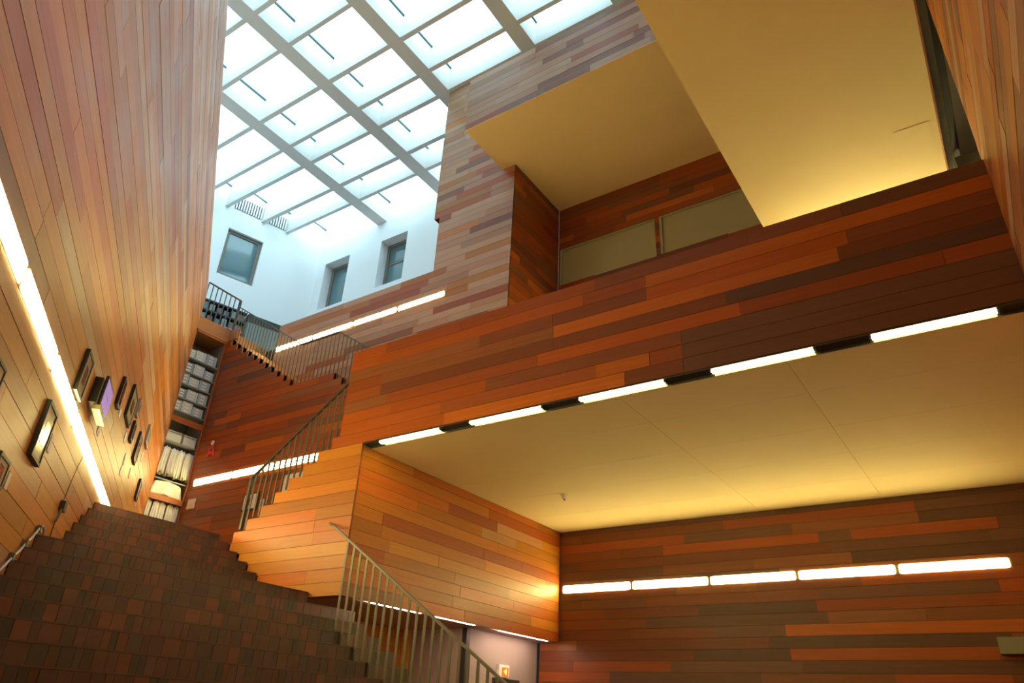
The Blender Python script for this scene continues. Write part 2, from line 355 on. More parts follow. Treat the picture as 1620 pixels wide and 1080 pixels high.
# gallery glazing strip
def gal(n, a, b, label):
    o = empty('window_%d' % n, ((a + b) / 2, 12.1, 9.02)); tag(o, label, 'window', None, 'structure'); off = Matrix.Translation(-o.location)
    p = MB().box(a, b, 12.10, 12.115, 9.02, 10.04, GLASSO).build('pane', o); p.data.transform(off)
    f = MB()
    for q in ((a, a + .05, 9.02, 10.04), (b - .02, b, 9.02, 10.04), (a, b, 9.02, 9.04), (a, b, 10.02, 10.04)): f.box(q[0], q[1], 12.04, 12.10, q[2], q[3], mat('olive_frame', (.42, .40, .22), .5))
    f = f.build('window_frame', o); f.data.transform(off)
gal(4, -7.2, -4.79, 'olive glazed strip of the gallery next to the tower')
gal(5, -4.68, -2.2, 'olive glazed strip of the gallery partly behind the nearer bridge')

# ---------------------------------------------------------------- roof glazing grid
sky = tag(empty('skylight', (-10, 8, 14.8)), 'white grid of deep roof beams with bright glass between', 'skylight')
OFF = Matrix.Translation((10, -8, -14.8))
def sk(name, mb): o = mb.build(name, sky); o.data.transform(OFF); return o
LX = [(-15.27, -14.84), (-12.45, -12.03), (-9.92, -9.52), (-7.19, -6.79), (-4.66, -4.24), (-2.0, -1.58)]
CY = [(4.38, 4.50), (5.62, 5.74), (6.69, 6.80), (8.05, 8.18), (9.16, 9.28), (9.97, 10.10), (11.18, 11.32), (12.03, 12.15)]
ZB, ZT = 14.8, 15.64
for i, (a, b) in enumerate(LX): sk('long_beam', MB().box(a, b, 4.38, 13.37 if i < 3 else 10.1, ZB, ZT, BEAMW))
def xd(y): return -18.92 + math.tan(AD) * (y - 10.14)
cols = [(None, -15.27)] + [(LX[i][1], LX[i + 1][0]) for i in range(5)]
for ci, (a, b) in enumerate(cols):
    for j, (c, d) in enumerate(CY):
        if ci >= 3 and c > 10.05: continue
        mb = MB()
        if a is None: mb.prism([(xd(c), c, 0), (b, c, 0), (b, d, 0), (xd(d), d, 0)], (0, 0, ZB), (0, 0, ZT), BEAMW)
        else: mb.box(a, b, c, d, ZB + .001, ZT, BEAMW)
        sk('cross_beam', mb)
    rows = [(CY[j][1], CY[j + 1][0]) for j in range(len(CY) - 1)] + [(12.15, 13.37)]
    for c, d in rows:
        if ci >= 3 and c > 10: continue
        aa = a if a is not None else xd(c) - .1
        g = sk('roof_pane', MB().box(aa, b, c, d, 15.645, 15.655, RGLASS))
        f = MB(); fm = mat('roof_frame', (.04, .10, .10), .5)
        if a is None: aa = xd(d) + .02
        f.box(aa, aa + .035, c, d, 15.585, 15.64, fm).box(aa, b, c, c + .02, 15.60, 15.64, fm)
        sk('glazing_frame', f)
# white upstand closing the roof around the grid (outside)
# vents in the slanting wall between cross beams
def vent(s0, s1, label):
    v = tag(empty('roof_vent', PD.at((s0 + s1) / 2, 14.84, .01)), label, 'vent'); off = Matrix.Translation(-v.location)
    b = PD.hex(MB(), s0, s1, 14.86, 15.36, .002, .012, DARK).build('backing', v); b.data.transform(off)
    n = int((s1 - s0) / .085)
    for i in range(n):
        s = s0 + (i + .5) * (s1 - s0) / n; o = PD.hex(MB(), s - .022, s + .022, 14.86, 15.36, .012, .045, WHITE).build('slat', v); o.data.transform(off)
vent(.12, 1.07, 'wider black-and-white slatted vent high on the slanting white wall')
vent(1.26, 1.95, 'narrower black-and-white slatted vent close to the wall corner')

# ---------------------------------------------------------------- wide stair
st = tag(empty('wide_staircase', (-7.65, 5, 1.4)), 'wide dark brown block staircase rising beside the plank walls', 'staircase'); SO = Matrix.Translation((7.65, -5, -1.4))
RUN = .26; steps = []
for j in range(0, 18): steps.append((-7.65 + RUN * j, 1.40 - .1695 * j, 7.2 if j else 6.58, -8.30 if j == 0 else -7.65 + RUN * (j - 1)))
for k in range(1, 7): steps.append((-8.30 - RUN * (k - 1) if k > 1 else -8.28, 1.375 + .163 * k, 6.6, None))
steps = [s for s in steps]
# upper flight nosings measured: -8.30, -8.54, -8.80, -9.06, -9.33, -9.60, -9.86
up = [(-8.545, 1.549), (-8.80, 1.712), (-9.06, 1.875), (-9.33, 2.035), (-9.60, 2.195), (-9.86, 2.345)]
steps = steps[:18] + [(x, z, 6.58, None) for x, z in up]
allb = []
for i, (x, z, yr, _) in enumerate(steps):
    y0 = (DL - NL[0] * x) / NL[1] + .01
    h = .1695 if i < 18 else .163
    if i >= 18: h = .1695
    o = MB().box(x - (.30 if i != 23 else .1) - (.65 if i == 0 else 0), x - .03, y0 - .05 if False else y0, yr, z - h - .02, z - .012, BACK).build('step_body', st); o.data.transform(SO)
    o = MB().box(x - (.30 if i != 23 else .5) - (.63 if i == 0 else 0), x, y0, yr, z - .014, z, B[0]).build('tread', st); o.data.transform(SO)
    y = y0
    while y < yr - .01:
        wdt = random.choice([.06, .07, .09, .11, .13, .17]); e = min(y + wdt, yr)
        allb.append((x, y, e, z - h, z - .014, random.choices(range(5), [5, 4, 4, 2, 2])[0])); y = e
sz = sorted(allb, key=lambda b: -((b[2] - b[1]) / max(1, (b[0] ** 2 + b[1] ** 2 + b[3] ** 2)) if (lambda p: p and -30 < p[0] < 1650 and -30 < p[1] < 1110)(seen((b[0], (b[1] + b[2]) / 2, b[4]))) else 0))
rest = MB()
for i, (x, a, b, z0, z1, t) in enumerate(sz):
    dx = random.uniform(-.003, .002)
    if i < 260: brick('riser_block', st, SO @ Matrix.Translation((x - .015 + dx, (a + b) / 2, (z0 + z1) / 2)) @ Matrix.Diagonal((.03, b - a - .003, z1 - z0 - .004, 1)), B[t])
    else: rest.box(x - .03 + dx, x + dx, a + .0015, b - .0015, z0 + .002, z1 - .002, B[t])
r = tag(rest.build('riser_block', st), kind='stuff'); r.data.transform(SO)

# middle stair (behind the front wall) and upper stair
ms = tag(empty('middle_staircase', (-9.5, 7.8, 2.23)), 'wooden stair rising behind the stepped edge of the front wall', 'staircase')
for k in range(9):
    o = MB().box(-9.56 + .262 * k, -9.56 + .262 * (k + 1) + .02, 6.78, 8.96, 2.2 + PITCH * k, 2.375 + PITCH * k, FLOORM).build('step', ms); o.data.transform(Matrix.Translation((9.5, -7.8, -2.23)))
us = tag(empty('upper_staircase', (-11, 9.6, 3.8)), 'stair climbing behind the toothed dark wall to the top landing', 'staircase')
UO = Matrix.Translation((11, -9.6, -3.8))
for k in range(-13, 13):
    x = -12.135 - .265 * k if k > 0 else -10.97 - .265 * k; z = 6.41 + PITCH * k
    xl = x - .29
    if k == 0: x, xl = -10.97, -12.42
    o = MB().box(xl, x, 9.12, 10.04, z - .2, z, SLABW).build('step', us); o.data.transform(UO)
def zs3(x):
    if x < -12.3: return 6.41 + PITCH * (1 + math.floor((-12.40 - x) / .265))
    if x < -10.97: return 6.41
    return 6.41 - PITCH * (1 + math.floor((x + 10.97) / .265))
def zr3(x): return 7.45 + .638 * max(0, -12.3 - x) - .638 * max(0, x + 11.1)

# ---------------------------------------------------------------- railings
def railing(name, label, top, bal, posts, wb=.034, tb=.012, m=STEEL, hr=.013, off=(0, 0, 0)):
    """top: polyline; bal: list of (x,y,zbottom,ztop)"""
    r = tag(empty(name, off), label, 'railing'); T = Matrix.Translation(-Vector(off))
    o = MB()
    for a, b in zip(top, top[1:]):
        a = Vector(a); b = Vector(b); d = (b - a).normalized(); sidev = d.cross(Vector((0, 0, 1))).normalized() * .02; upv = sidev.cross(d).normalized() * hr
        P = [a - sidev - upv, b - sidev - upv, b + sidev - upv, a + sidev - upv, a - sidev + upv, b - sidev + upv, b + sidev + upv, a + sidev + upv]
        o.hexa(P, m)
    o = o.build('handrail', r); o.data.transform(T)
    for (x, y, z0, z1) in bal:
        b = bpy.data.objects.new('baluster', unitmesh(m)); C.objects.link(b); b.parent = r
        b.matrix_basis = T @ Matrix.Translation((x, y, (z0 + z1) / 2)) @ Matrix.Diagonal((wb, tb, z1 - z0, 1))
    for (x, y, z0, z1) in posts:
        b = bpy.data.objects.new('post', unitmesh(STEELD)); C.objects.link(b); b.parent = r
        b.matrix_basis = T @ Matrix.Translation((x, y, (z0 + z1) / 2)) @ Matrix.Diagonal((.045, .045, z1 - z0, 1))
    return r
# lower railing on the wide stair
bal = []
for i in range(29):
    x = -6.975 + .1285 * i; zt = 2.0 - .647 * (x + 6.975)
    j = math.ceil((x + 7.65) / RUN - 1e-6); zb = 1.40 - .1695 * j
    bal.append((x, 6.5, zb, zt))
railing('stair_railing', 'grey flat-bar railing descending the wide stair in front of the amber block', [(-7.45, 6.575, 2.27), (-7.30, 6.5, 2.21), (-3.3, 6.5, 2.0 - .647 * 3.675)], bal, [], off=(-6.9, 6.5, 1.0))
# middle railing
bal = []
for i in range(15):
    x = -9.40 + .128 * i
    k = math.floor((x + 9.56) / .262); zb = 2.395 + PITCH * k; zt = 3.235 + .653 * (x + 9.46)
    bal.append((x, 6.66, zb, min(zt, 4.45)))
railing('stair_railing', 'grey railing climbing along the stepped front wall to the gallery', [(-9.53, 6.66, 3.19), (-9.40, 6.66, 3.27), (-7.62, 6.66, 4.44)], bal, [(-9.50, 6.66, 2.4, 3.2)], m=STEELD, off=(-9.5, 6.66, 2.4))
# upper railing
bal = []; x = -15.2
while x < -8.3:
    bal.append((x, 9.16, zs3(x), zr3(x))); x += .129
top = [(x_, 9.16, zr3(x_)) for x_ in (-15.28, -12.3, -11.1, -8.3)]
railing('stair_railing', 'thin railing following the upper stair in front of the upper light strip', top, bal, [], wb=.026, tb=.012, m=STEEL, off=(-15, 9.16, 6.4))
bal = [(-15.3, 8.22 + .135 * i, 8.6, 9.56 + .01 * i) for i in range(8)]
bal2 = [(-15.3, y, 8.6, 9.56) for _, y, _, _ in bal]
railing('landing_railing', 'short dark railing across the top landing above the cabinet', [(-15.3, 8.22, 9.58), (-15.3, 9.2, 9.55)], bal2, [(-15.3, 9.2, 8.6, 9.55)], wb=.02, tb=.02, m=STEELD, off=(-15.3, 8.7, 8.6))
railing('landing_railing', 'tiny piece of railing behind the band at the foot of the tower', [(-10.9, 11.5, 9.9), (-8.9, 11.5, 11.4)], [(-10.7 + .2 * i, 11.5, 8.58, 10.05 + .15 * i) for i in range(8)], [], m=STEELD, wb=.02, off=(-10, 11.5, 9.0))

# ---------------------------------------------------------------- lamps
LAMPG = mat('gallery_diffuser', (1, 1, 1), .5, emit=(1.0, .80, .30), es=LAMP * 2.0)  # doubled strength, raised to brighten the bridge soffit
def wall_lamp(pl, s0, s1, z0, z1, label, group, dm=None):
    c = pl.at((s0 + s1) / 2, (z0 + z1) / 2, .0); l = tag(empty('strip_lamp', c), label, 'light', group); off = Matrix.Translation(-c)
    h = pl.hex(MB(), s0 + .002, s1 - .002, z0 - .005, z1 + .005, .0025, .004, mat('lamp_housing', (.25, .19, .09), .5)).build('housing', l); h.data.transform(off)
    # diffuser with rounded ends
    d = MB(); r = .03; a, b = s0 + .026, s1 - .026
    ring = []
    for (cs, cz, t0) in ((b - r, z1 - r, 0), (a + r, z1 - r, 90), (a + r, z0 + r, 180), (b - r, z0 + r, 270)):
        for q in range(4):
            t = math.radians(t0 + q * 30); ring.append((cs + r * math.cos(t), cz + r * math.sin(t)))
    P = [pl.at(s, z, 0) for s, z in ring]
    d.prism(P, pl.n * .0042, pl.n * .009, dm or LAMPM)
    d = d.build('diffuser', l); d.data.transform(off)
ordn = ['first', 'second', 'third', 'fourth', 'fifth', 'sixth', 'seventh', 'eighth', 'ninth']
for i in range(5):
    a = -7.04 + 1.415 * i; wall_lamp(PB, a, a + 1.415, 2.195, 2.325, f'{ordn[i]} glowing strip from the inner corner on the lower back wall', 'lower back wall strip lamps')
for i in range(6):
    a = .66 + 1.475 * (i + 2); wall_lamp(PL, a, a + 1.475, 2.455, 2.625, f'{ordn[5 - i]} glowing strip counted from the stair top on the oblique picture wall', 'oblique wall strip lamps')
for i in range(4):
    a = -15.12 + 1.40 * i; wall_lamp(PM, a, a + 1.40, 4.47, 4.62, f'{ordn[i]} glowing strip from the cabinet on the dark middle wall', 'middle wall strip lamps')
for i in range(4):
    a = -14.59 + 1.412 * i; wall_lamp(PU, a, a + 1.412, 8.235, 8.36, f'{ordn[i]} glowing strip from the open end of the upper band', 'upper band strip lamps')
for i, (a, z) in enumerate(((-2.05, 6.95), (-.72, 6.95), (-2.05, 6.75), (-.72, 6.75), (-2.05, 6.55), (-.72, 6.55), (-6.9, 6.0))):  # inferred gallery lamps, with further rows added to brighten the soffits
    wall_lamp(PB, a, a + 1.33, z, z + .14, f'{ordn[i]} unseen strip lamp on the gallery wall, in a set enlarged to brighten the soffits', 'gallery strip lamps', LAMPG)
# recessed slot lamps under the parapet
tr = struct('trim_1', MB().box(-7.08, .66, 6.60, 6.74, 3.345, 3.36, DARK).box(-7.08, .66, 6.735, 6.745, 3.318, 3.345, DARK), 'black lamp slot running under the parapet', 'trim')
for i, (a, b) in enumerate(((-6.78, -5.74), (-5.24, -4.19), (-3.67, -2.64), (-2.11, -1.10), (-.58, .41))):
    l = tag(empty('slot_lamp', ((a + b) / 2, 6.66, 3.33)), f'{ordn[i]} glowing slot lamp from the block corner under the parapet', 'light', 'parapet slot lamps')
    off = Matrix.Translation((-(a + b) / 2, -6.66, -3.33))
    d = MB().box(a, b, 6.607, 6.665, 3.315, 3.342, LAMPM).build('diffuser', l); d.data.transform(off)
    e = MB().box(a - .02, a, 6.607, 6.70, 3.318, 3.342, DARK).box(b, b + .02, 6.607, 6.70, 3.318, 3.342, DARK).prism([(a, 6.690, 3.344), (a, 6.734, 3.319), (a, 6.734, 3.344)], (0, 0, 0), (b - a, 0, 0), mat('lamp_reflector', (.9, .8, .5), .5)).build('housing', l); e.data.transform(off)
struct('trim_2', MB().box(-7.24, -7.10, 6.62, 12.0, 1.375, 1.39, DARK), 'black lamp slot under the amber side face', 'trim')
for i, (a, b) in enumerate(((7.22, 8.24), (8.60, 9.55), (10.25, 11.72))):
    l = tag(empty('slot_lamp', (-7.16, (a + b) / 2, 1.36)), f'{ordn[i]} pinkish slot lamp under the amber side face, counted from its near corner', 'light', 'passage slot lamps')
    off = Matrix.Translation((7.16, -(a + b) / 2, -1.36))
    d = MB().box(-7.19, -7.12, a, b, 1.342, 1.372, LAMPP).build('diffuser', l); d.data.transform(off)

# ---------------------------------------------------------------- passage below the block
struct('ceiling_passage', MB().box(-12.5, -7.24, 6.62, 12.04, 1.355, 1.5, mat('passage_paint', (.50, .34, .27), .6)), 'brownish passage ceiling under the block', 'ceiling')
struct('wall_passage', MB().box(-7.75, -7.55, 9.95, 12.03, -1.6, 1.36, GREY).box(-7.62, -7.53, 9.86, 9.95, -1.6, 1.36, DARK).box(-8.75, -7.62, 9.9, 10.0, -1.6, 1.36, BEIGE), 'grey and beige passage walls below the amber block', 'wall')
struct('wall_lit_slit', MB().box(-8.93, -8.75, 9.9, 10.0, -1.6, 1.36, mat('lit_wall_yellow', (.9, .50, .04), .5)), 'narrow slit of lit passage wall behind the railing, its light put into yellow colour', 'trim')  # lit stretch of wall, its brightness painted as strong yellow
struct('wall_passage_side', MB().box(-12.5, -12.3, 7.3, 9.1, -1.6, 1.36, BEIGE).box(-13.2, -7.9, 7.22, 7.3, -1.6, .55, B[0]).box(-9.05, -8.93, 7.22, 9.9, -1.6, 1.355, W[8]), 'low dark side wall of the stair in the passage', 'wall')
es = tag(empty('exit_sign', (-7.55, 10.93, .79)), 'small white emergency sign box with an orange arrow on the grey passage wall', 'sign'); off = Matrix.Translation((7.55, -10.93, -.79))
o = MB().box(-7.55, -7.50, 10.78, 11.08, .70, .89, PAPER).build('sign_box', es); o.data.transform(off)
o = MB().box(-7.50, -7.495, 10.86, 11.05, .715, .85, mat('sign_orange', (.45, .10, .02), .4, emit=(1, .3, .05), es=.25)).build('sign_face', es); o.data.transform(off)
o = MB().prism([(-7.494, 10.90, .785), (-7.494, 10.99, .73), (-7.494, 10.99, .84)], (0, 0, 0), (.003, 0, 0), mat('arrow_yellow', (1, .7, .1), .4, emit=(1, .6, .1), es=1.2)).build('arrow', es); o.data.transform(off)
dr = struct('door_1', MB().box(-7.55, -7.51, 10.66, 10.72, -1.6, .62, DARK).box(-7.55, -7.51, 11.35, 11.41, -1.6, .62, DARK).box(-7.55, -7.50, 10.66, 11.41, .62, .68, DARK), 'dark framed passage door below the emergency sign', 'door')
MB().box(-7.55, -7.53, 10.72, 11.35, -1.6, .62, mat('door_grey', (.08, .08, .075), .4)).build('leaf', dr)

# ---------------------------------------------------------------- glazed cabinet with boxes and clothes
cb = tag(empty('glazed_cabinet', (-15.3, 8.65, 2.23)), 'tall narrow built-in cabinet with wooden rails between the two plank walls', 'cabinet'); CO = Matrix.Translation((15.3, -8.65, -2.23))
def cbp(name, mb): o = mb.build(name, cb); o.data.transform(CO); return o
cgrey = mat('cabinet_grey', (.30, .31, .31), .8)
cbp('back_panel', MB().box(-16.1, -16.05, 8.15, 9.4, 2.23, 8.2, cgrey))
cbp('side_panel', MB().box(-16.05, -15.32, 9.12, 9.16, 2.23, 8.2, cgrey)); cbp('side_panel', MB().box(-16.05, -15.5, 8.16, 8.2, 2.23, 8.2, cgrey))
cbp('stile', MB().box(-15.33, -15.29, 8.23, 8.255, 2.23, 8.2, TRIMW)); cbp('stile', MB().box(-15.33, -15.29, 9.07, 9.095, 2.23, 8.2, TRIMW))
for z in (5.86, 4.02): cbp('rail', MB().box(-15.36, -15.29, 8.25, 9.08, z, z + .12, TRIMW))
SH = [7.52, 7.14, 6.83, 6.48, 6.15]
for z in SH + [5.40, 4.52]: cbp('shelf', MB().box(-16.05, -15.37, 8.2, 9.12, z - .025, z, cgrey))
nb = 0
desc = {0: 'grey', 1: 'dark grey', 2: 'pale grey'}
lv = ['top', 'second', 'third', 'fourth', 'fifth']
for si, z in enumerate(SH):
    ys_ = [(8.26, 8.46, 0), (8.465, 8.74, 2), (8.745, 9.04, 0)] if si % 2 == 0 else [(8.26, 8.5, 1), (8.505, 8.79, 2), (8.795, 9.06, 0)]
    for qi, (a, b, c) in enumerate(ys_):
        hgt = [.22, .25, .27][(si + qi) % 3]
        t = tag(empty('storage_box', (-15.56, (a + b) / 2, z)), f'{desc[c]} storage box, {["inner", "middle", "outer"][qi]} of three on the {lv[si]} cabinet shelf', 'box', 'storage boxes in the glazed cabinet')
        o = MB().box(-.18, .16, (a - b) / 2 + .005, (b - a) / 2 - .005, 0, hgt, CARD[c]).build('carton', t)
        for li in range(3):
            MB().box(.161, .165, -.07, .05, .02 + li * hgt / 3.3, .02 + li * hgt / 3.3 + hgt / 6, PAPER).build('paper_label', t)
for a, b, lb in ((8.28, 8.68, 'long flat grey carton on the shelf above the hanging clothes'), (8.74, 9.06, 'light carton with an open flap above the hanging clothes')):
    t = tag(empty('storage_box', (-15.56, (a + b) / 2, 5.40)), lb, 'box', 'cartons above the clothes')
    MB().box(-.18, .16, (a - b) / 2, (b - a) / 2, 0, .22, CARD[2]).build('carton', t); MB().box(-.18, .16, (a - b) / 2 - .004, (b - a) / 2 + .004, .2, .25, CARD[0]).build('lid', t)
cbp('hanging_rod', MB().tube([(-15.45, 8.2, 5.29), (-15.45, 9.12, 5.29)], .012, DARK))
def cloth(y, wd, zt, zb, x, label, seedv, grp):
    rnd = random.Random(seedv); nx, nz = 10, 6; v = []; f = []
    ph = rnd.uniform(0, 6)
    for sgn in (0, 1):
        for k in range(nz + 1):
            for i in range(nx + 1):
                t = i / nx; q = k / nz; ww = wd * (.75 + .35 * q)
                v.append((.03 * math.sin(t * 16 + ph) * (.4 + q) + (.018 if sgn else 0) + .02 * q * math.sin(ph), (t - .5) * ww + .01 * math.sin(q * 5 + ph), -(zt - zb) * q - (.03 * math.sin(t * 9 + ph) if k == nz else 0) - (0.05 * abs(t - .5) * 2 if k == 0 else 0)))
    W1 = nx + 1; H = W1 * (nz + 1)
    for k in range(nz):
        for i in range(nx):
            a = k * W1 + i; f.append((a, a + 1, a + W1 + 1, a + W1)); f.append((H + a, H + a + W1, H + a + W1 + 1, H + a + 1))
    for i in range(nx): f.append((i, H + i, H + i + 1, i + 1)); a = nz * W1 + i; f.append((a, a + 1, H + a + 1, H + a))
    for k in range(nz): a = k * W1; f.append((a, a + W1, H + a + W1, H + a)); a += nx; f.append((a, H + a, H + a + W1, a + W1))
    me = bpy.data.meshes.new('garment'); me.from_pydata(v, [], f); me.materials.append(CLOTH); me.polygons.foreach_set('use_smooth', [True] * len(f)); me.update()
    o = bpy.data.objects.new('hanging_garment', me); C.objects.link(o); o.location = (x, y, zt); tag(o, label, 'garment', grp)
pos = ['first', 'second', 'third', 'fourth', 'fifth', 'sixth', 'seventh', 'eighth', 'ninth']
for i in range(9):
    cloth(8.29 + .095 * i, .16, 5.27, 4.62 + .02 * math.sin(i * 2.1), -15.43 + .03 * (i % 2), f'{pos[i]} pale garment from the oblique wall hanging on the cabinet rod', i, 'garments on the cabinet rod')
cloth(8.66, .80, 4.50, 4.16, -15.42, 'broad cream sheet hanging under the garment rod', 31, 'sheets in the cabinet')
for i in range(5):
    cloth(8.33 + .17 * i, .2, 4.02, 2.3, -15.40 + .02 * (i % 2), f'{pos[i]} long off-white sheet from the oblique wall in the lowest cabinet bay', 40 + i, 'long sheets in the lowest bay')
# top landing shelving along the slanting white wall
bk = tag(empty('low_bookcase', PD.at(.4, 8.6, .2)), 'dark low bookcase on the top landing behind the short railing', 'bookcase'); BO = Matrix.Translation(-PD.at(.4, 8.6, .2))
def bkp(n, *a): o = PD.hex(MB(), *a).build(n, bk); o.data.transform(BO); return o
dk = mat('bookcase_dark', (.03, .035, .035), .6)
bkp('back_panel', -1.2, 1.3, 8.6, 11.12, .003, .05, dk)
for z in (11.06, 10.72, 10.36, 10.0, 9.6): bkp('shelf', -1.2, 1.3, z, z + .05, .05, .32, mat('shelf_mauve', (.42, .28, .30), .7) if abs(z - 10.36) < .01 else dk)
bcol = [mat('book_grey', (.25, .27, .26), .7), mat('book_brown', (.18, .13, .10), .7), mat('book_teal', (.12, .2, .2), .7)]
for zi, z in enumerate((10.77, 10.41, 10.05, 9.65)):
    for i in range(11):
        s = -1.15 + i * .22; hgt = .17 + .03 * ((i * 7 + zi * 3) % 4)
        o = PD.hex(MB(), s, s + .15, z, z + hgt, .06, .28, bcol[(i + zi) % 3]).build('book_box'); tag(o, f'{["grey", "brown", "teal"][(i + zi) % 3]} file box on the landing bookcase, {["top", "second", "third", "lowest"][zi]} shelf, number {["one","two","three","four","five","six","seven","eight","nine","ten","eleven"][i]} from its hidden end', 'box', 'file boxes on the low bookcase')
cab = PD.hex(MB(), 1.34, 3.2, 8.6, 10.82, .003, .35, mat('cabinet_bluegrey', (.20, .25, .25), .6)).build('tall_panel'); tag(cab, 'blue-grey panel behind the balusters at the landing corner', 'panel')
cab = PD.hex(MB(), 1.34, 3.2, 10.83, 11.10, .003, .35, dk).build('wall_shelf_box'); tag(cab, 'black shelf box lying on the blue-grey panel', 'shelf')

# ---------------------------------------------------------------- pictures on the oblique wall
def pic(s0, s1, z0, z1, label, t=.04, frame=None, bor=.03, art=(.12, .06, .03), matc=(.55, .50, .40), ins=.32, name='framed_picture', cat='picture', group=None, artshift=0):
    k = 1 - t / 1.617; s0 *= k; s1 *= k; z0 *= k; z1 *= k
    c = PL.at((s0 + s1) / 2, (z0 + z1) / 2); p = tag(empty(name, c), label, cat, group); off = Matrix.Translation(-c); frame = frame or DARK
    f = MB()
    for q in ((s0, s1, z0, z0 + bor), (s0, s1, z1 - bor, z1), (s0, s0 + bor, z0 + bor, z1 - bor), (s1 - bor, s1, z0 + bor, z1 - bor)): PL.hex(f, *q, .001, t, frame)
    f = f.build('frame', p); f.data.transform(off)
    g = PL.hex(MB(), s0 + bor, s1 - bor, z0 + bor, z1 - bor, .003, t - .008, mat('mount_%s' % str(matc), matc, .12, .8)).build('mount', p); g.data.transform(off)
    w_, h_ = (s1 - s0) * ins, (z1 - z0) * ins; cs, cz = (s0 + s1) / 2, (z0 + z1) / 2 + artshift
    g = PL.hex(MB(), cs - w_ / 1.6, cs + w_ / 1.6, cz - h_ / 1.6, cz + h_ / 1.6, t - .0075, t - .005, mat('art_%s' % str(art), art, .15, .8, noise=.5, nscale=30)).build('artwork', p); g.data.transform(off)
def card(s0, s1, z0, z1, label):
    o = PL.hex(MB(), s0, s1, z0, z1, .002, .008, PAPER).build('caption_card'); tag(o, label, 'label', 'caption cards on the oblique wall')
pic(6.95, 7.36, 1.835, 2.34, 'black framed picture with grey mount just below the slanting light strip', art=(.10, .05, .03), matc=(.36, .33, .25))
pic(6.15, 6.48, 1.40, 1.62, 'dark framed print cut by the edge of the picture, lowest on the wall', bor=.025, art=(.3, .1, .05))
pic(5.15, 5.55, 1.85, 2.02, 'corner of an olive print at the very edge above the lowest print', bor=.02, art=(.2, .2, .1))
pic(7.67, 8.03, 2.73, 3.18, 'tall black framed drawing just above the slanting light strip', art=(.2, .13, .09), matc=(.45, .42, .33))
pic(10.12, 10.36, 3.50, 3.90, 'slim dark picture with a brown image beyond the purple screen', art=(.15, .05, .03), matc=(.28, .12, .07), ins=.6)
pic(11.11, 11.75, 3.71, 4.19, 'broad black frame with a cream mount and a green-brown image', art=(.18, .12, .05), matc=(.55, .48, .34))
pic(12.22, 12.48, 3.70, 4.01, 'small dark picture below the broad cream-mounted frame', art=(.1, .05, .03), matc=(.25, .2, .15))
pic(13.25, 13.70, 3.69, 4.17, 'narrow black frame beyond the small dark picture', art=(.2, .15, .1), matc=(.5, .42, .32))
pic(14.18, 14.70, 4.29, 4.62, 'silver-grey sided picture highest on the wall near the cabinet', frame=mat('silver_frame', (.45, .42, .36), .4), art=(.3, .3, .3), matc=(.6, .5, .3))
pic(12.05, 12.28, 4.06, 4.33, 'tiny silver framed card beyond the broad black frame', frame=mat('silver_frame', (.45, .42, .36), .4), bor=.02, art=(.2, .2, .2), matc=(.5, .5, .45))
pic(15.2, 15.54, 3.49, 3.86, 'isolated black framed picture low beside the cabinet', art=(.4, .35, .28), matc=(.5, .45, .36))
card(7.36, 7.46, 2.0, 2.16, 'pale caption card beside the framed picture under the light strip')
card(6.50, 6.58, 1.43, 1.56, 'caption card beside the lowest print')
card(7.80, 7.90, 2.62, 2.70, 'caption card under the tall black framed drawing')
card(9.34, 9.50, 2.84, 2.94, 'caption card below the purple screen')
card(10.40, 10.55, 3.44, 3.56, 'caption card below the slim dark picture')
card(11.5, 11.66, 3.44, 3.60, 'caption card below the broad cream-mounted frame')
card(12.12, 12.27, 3.28, 3.44, 'upper of two stacked caption cards in the middle of the wall')
card(12.10, 12.25, 3.10, 3.25, 'lower of two stacked caption cards in the middle of the wall')
card(13.18, 13.36, 3.36, 3.50, 'caption card below the narrow black frame')
card(14.10, 14.26, 3.92, 4.08, 'caption card below the silver-sided picture')
card(15.40, 15.5, 3.38, 3.44, 'tiny caption card under the isolated black picture')
# screen on a bracket
sc = tag(empty('display_screen', PL.at(8.62, 3.0)), 'purple lit flat screen tilted out from the wall on a black bracket', 'screen'); off = Matrix.Translation(-PL.at(8.62, 3.0))
def scp(n, *a): o = PL.hex(MB(), *a).build(n, sc); o.data.transform(off); return o
scp('bezel', 8.38, 8.95, 2.86, 3.20, .085, .115, mat('screen_bezel', (.05, .045, .06), .35))
scp('display', 8.40, 8.93, 2.88, 3.18, .1155, .117, mat('screen_glow', (.05, .04, .07), .2, emit=(.26, .17, .36), es=.9))
scp('line', 8.5, 8.74, 3.03, 3.037, .1172, .118, DARK)
scp('bracket', 8.30, 8.75, 2.85, 3.14, .002, .085, DARK)
scp('speaker_bar', 8.36, 8.93, 2.795, 2.85, .05, .13, mat('speaker_gold', (.30, .22, .10), .5))
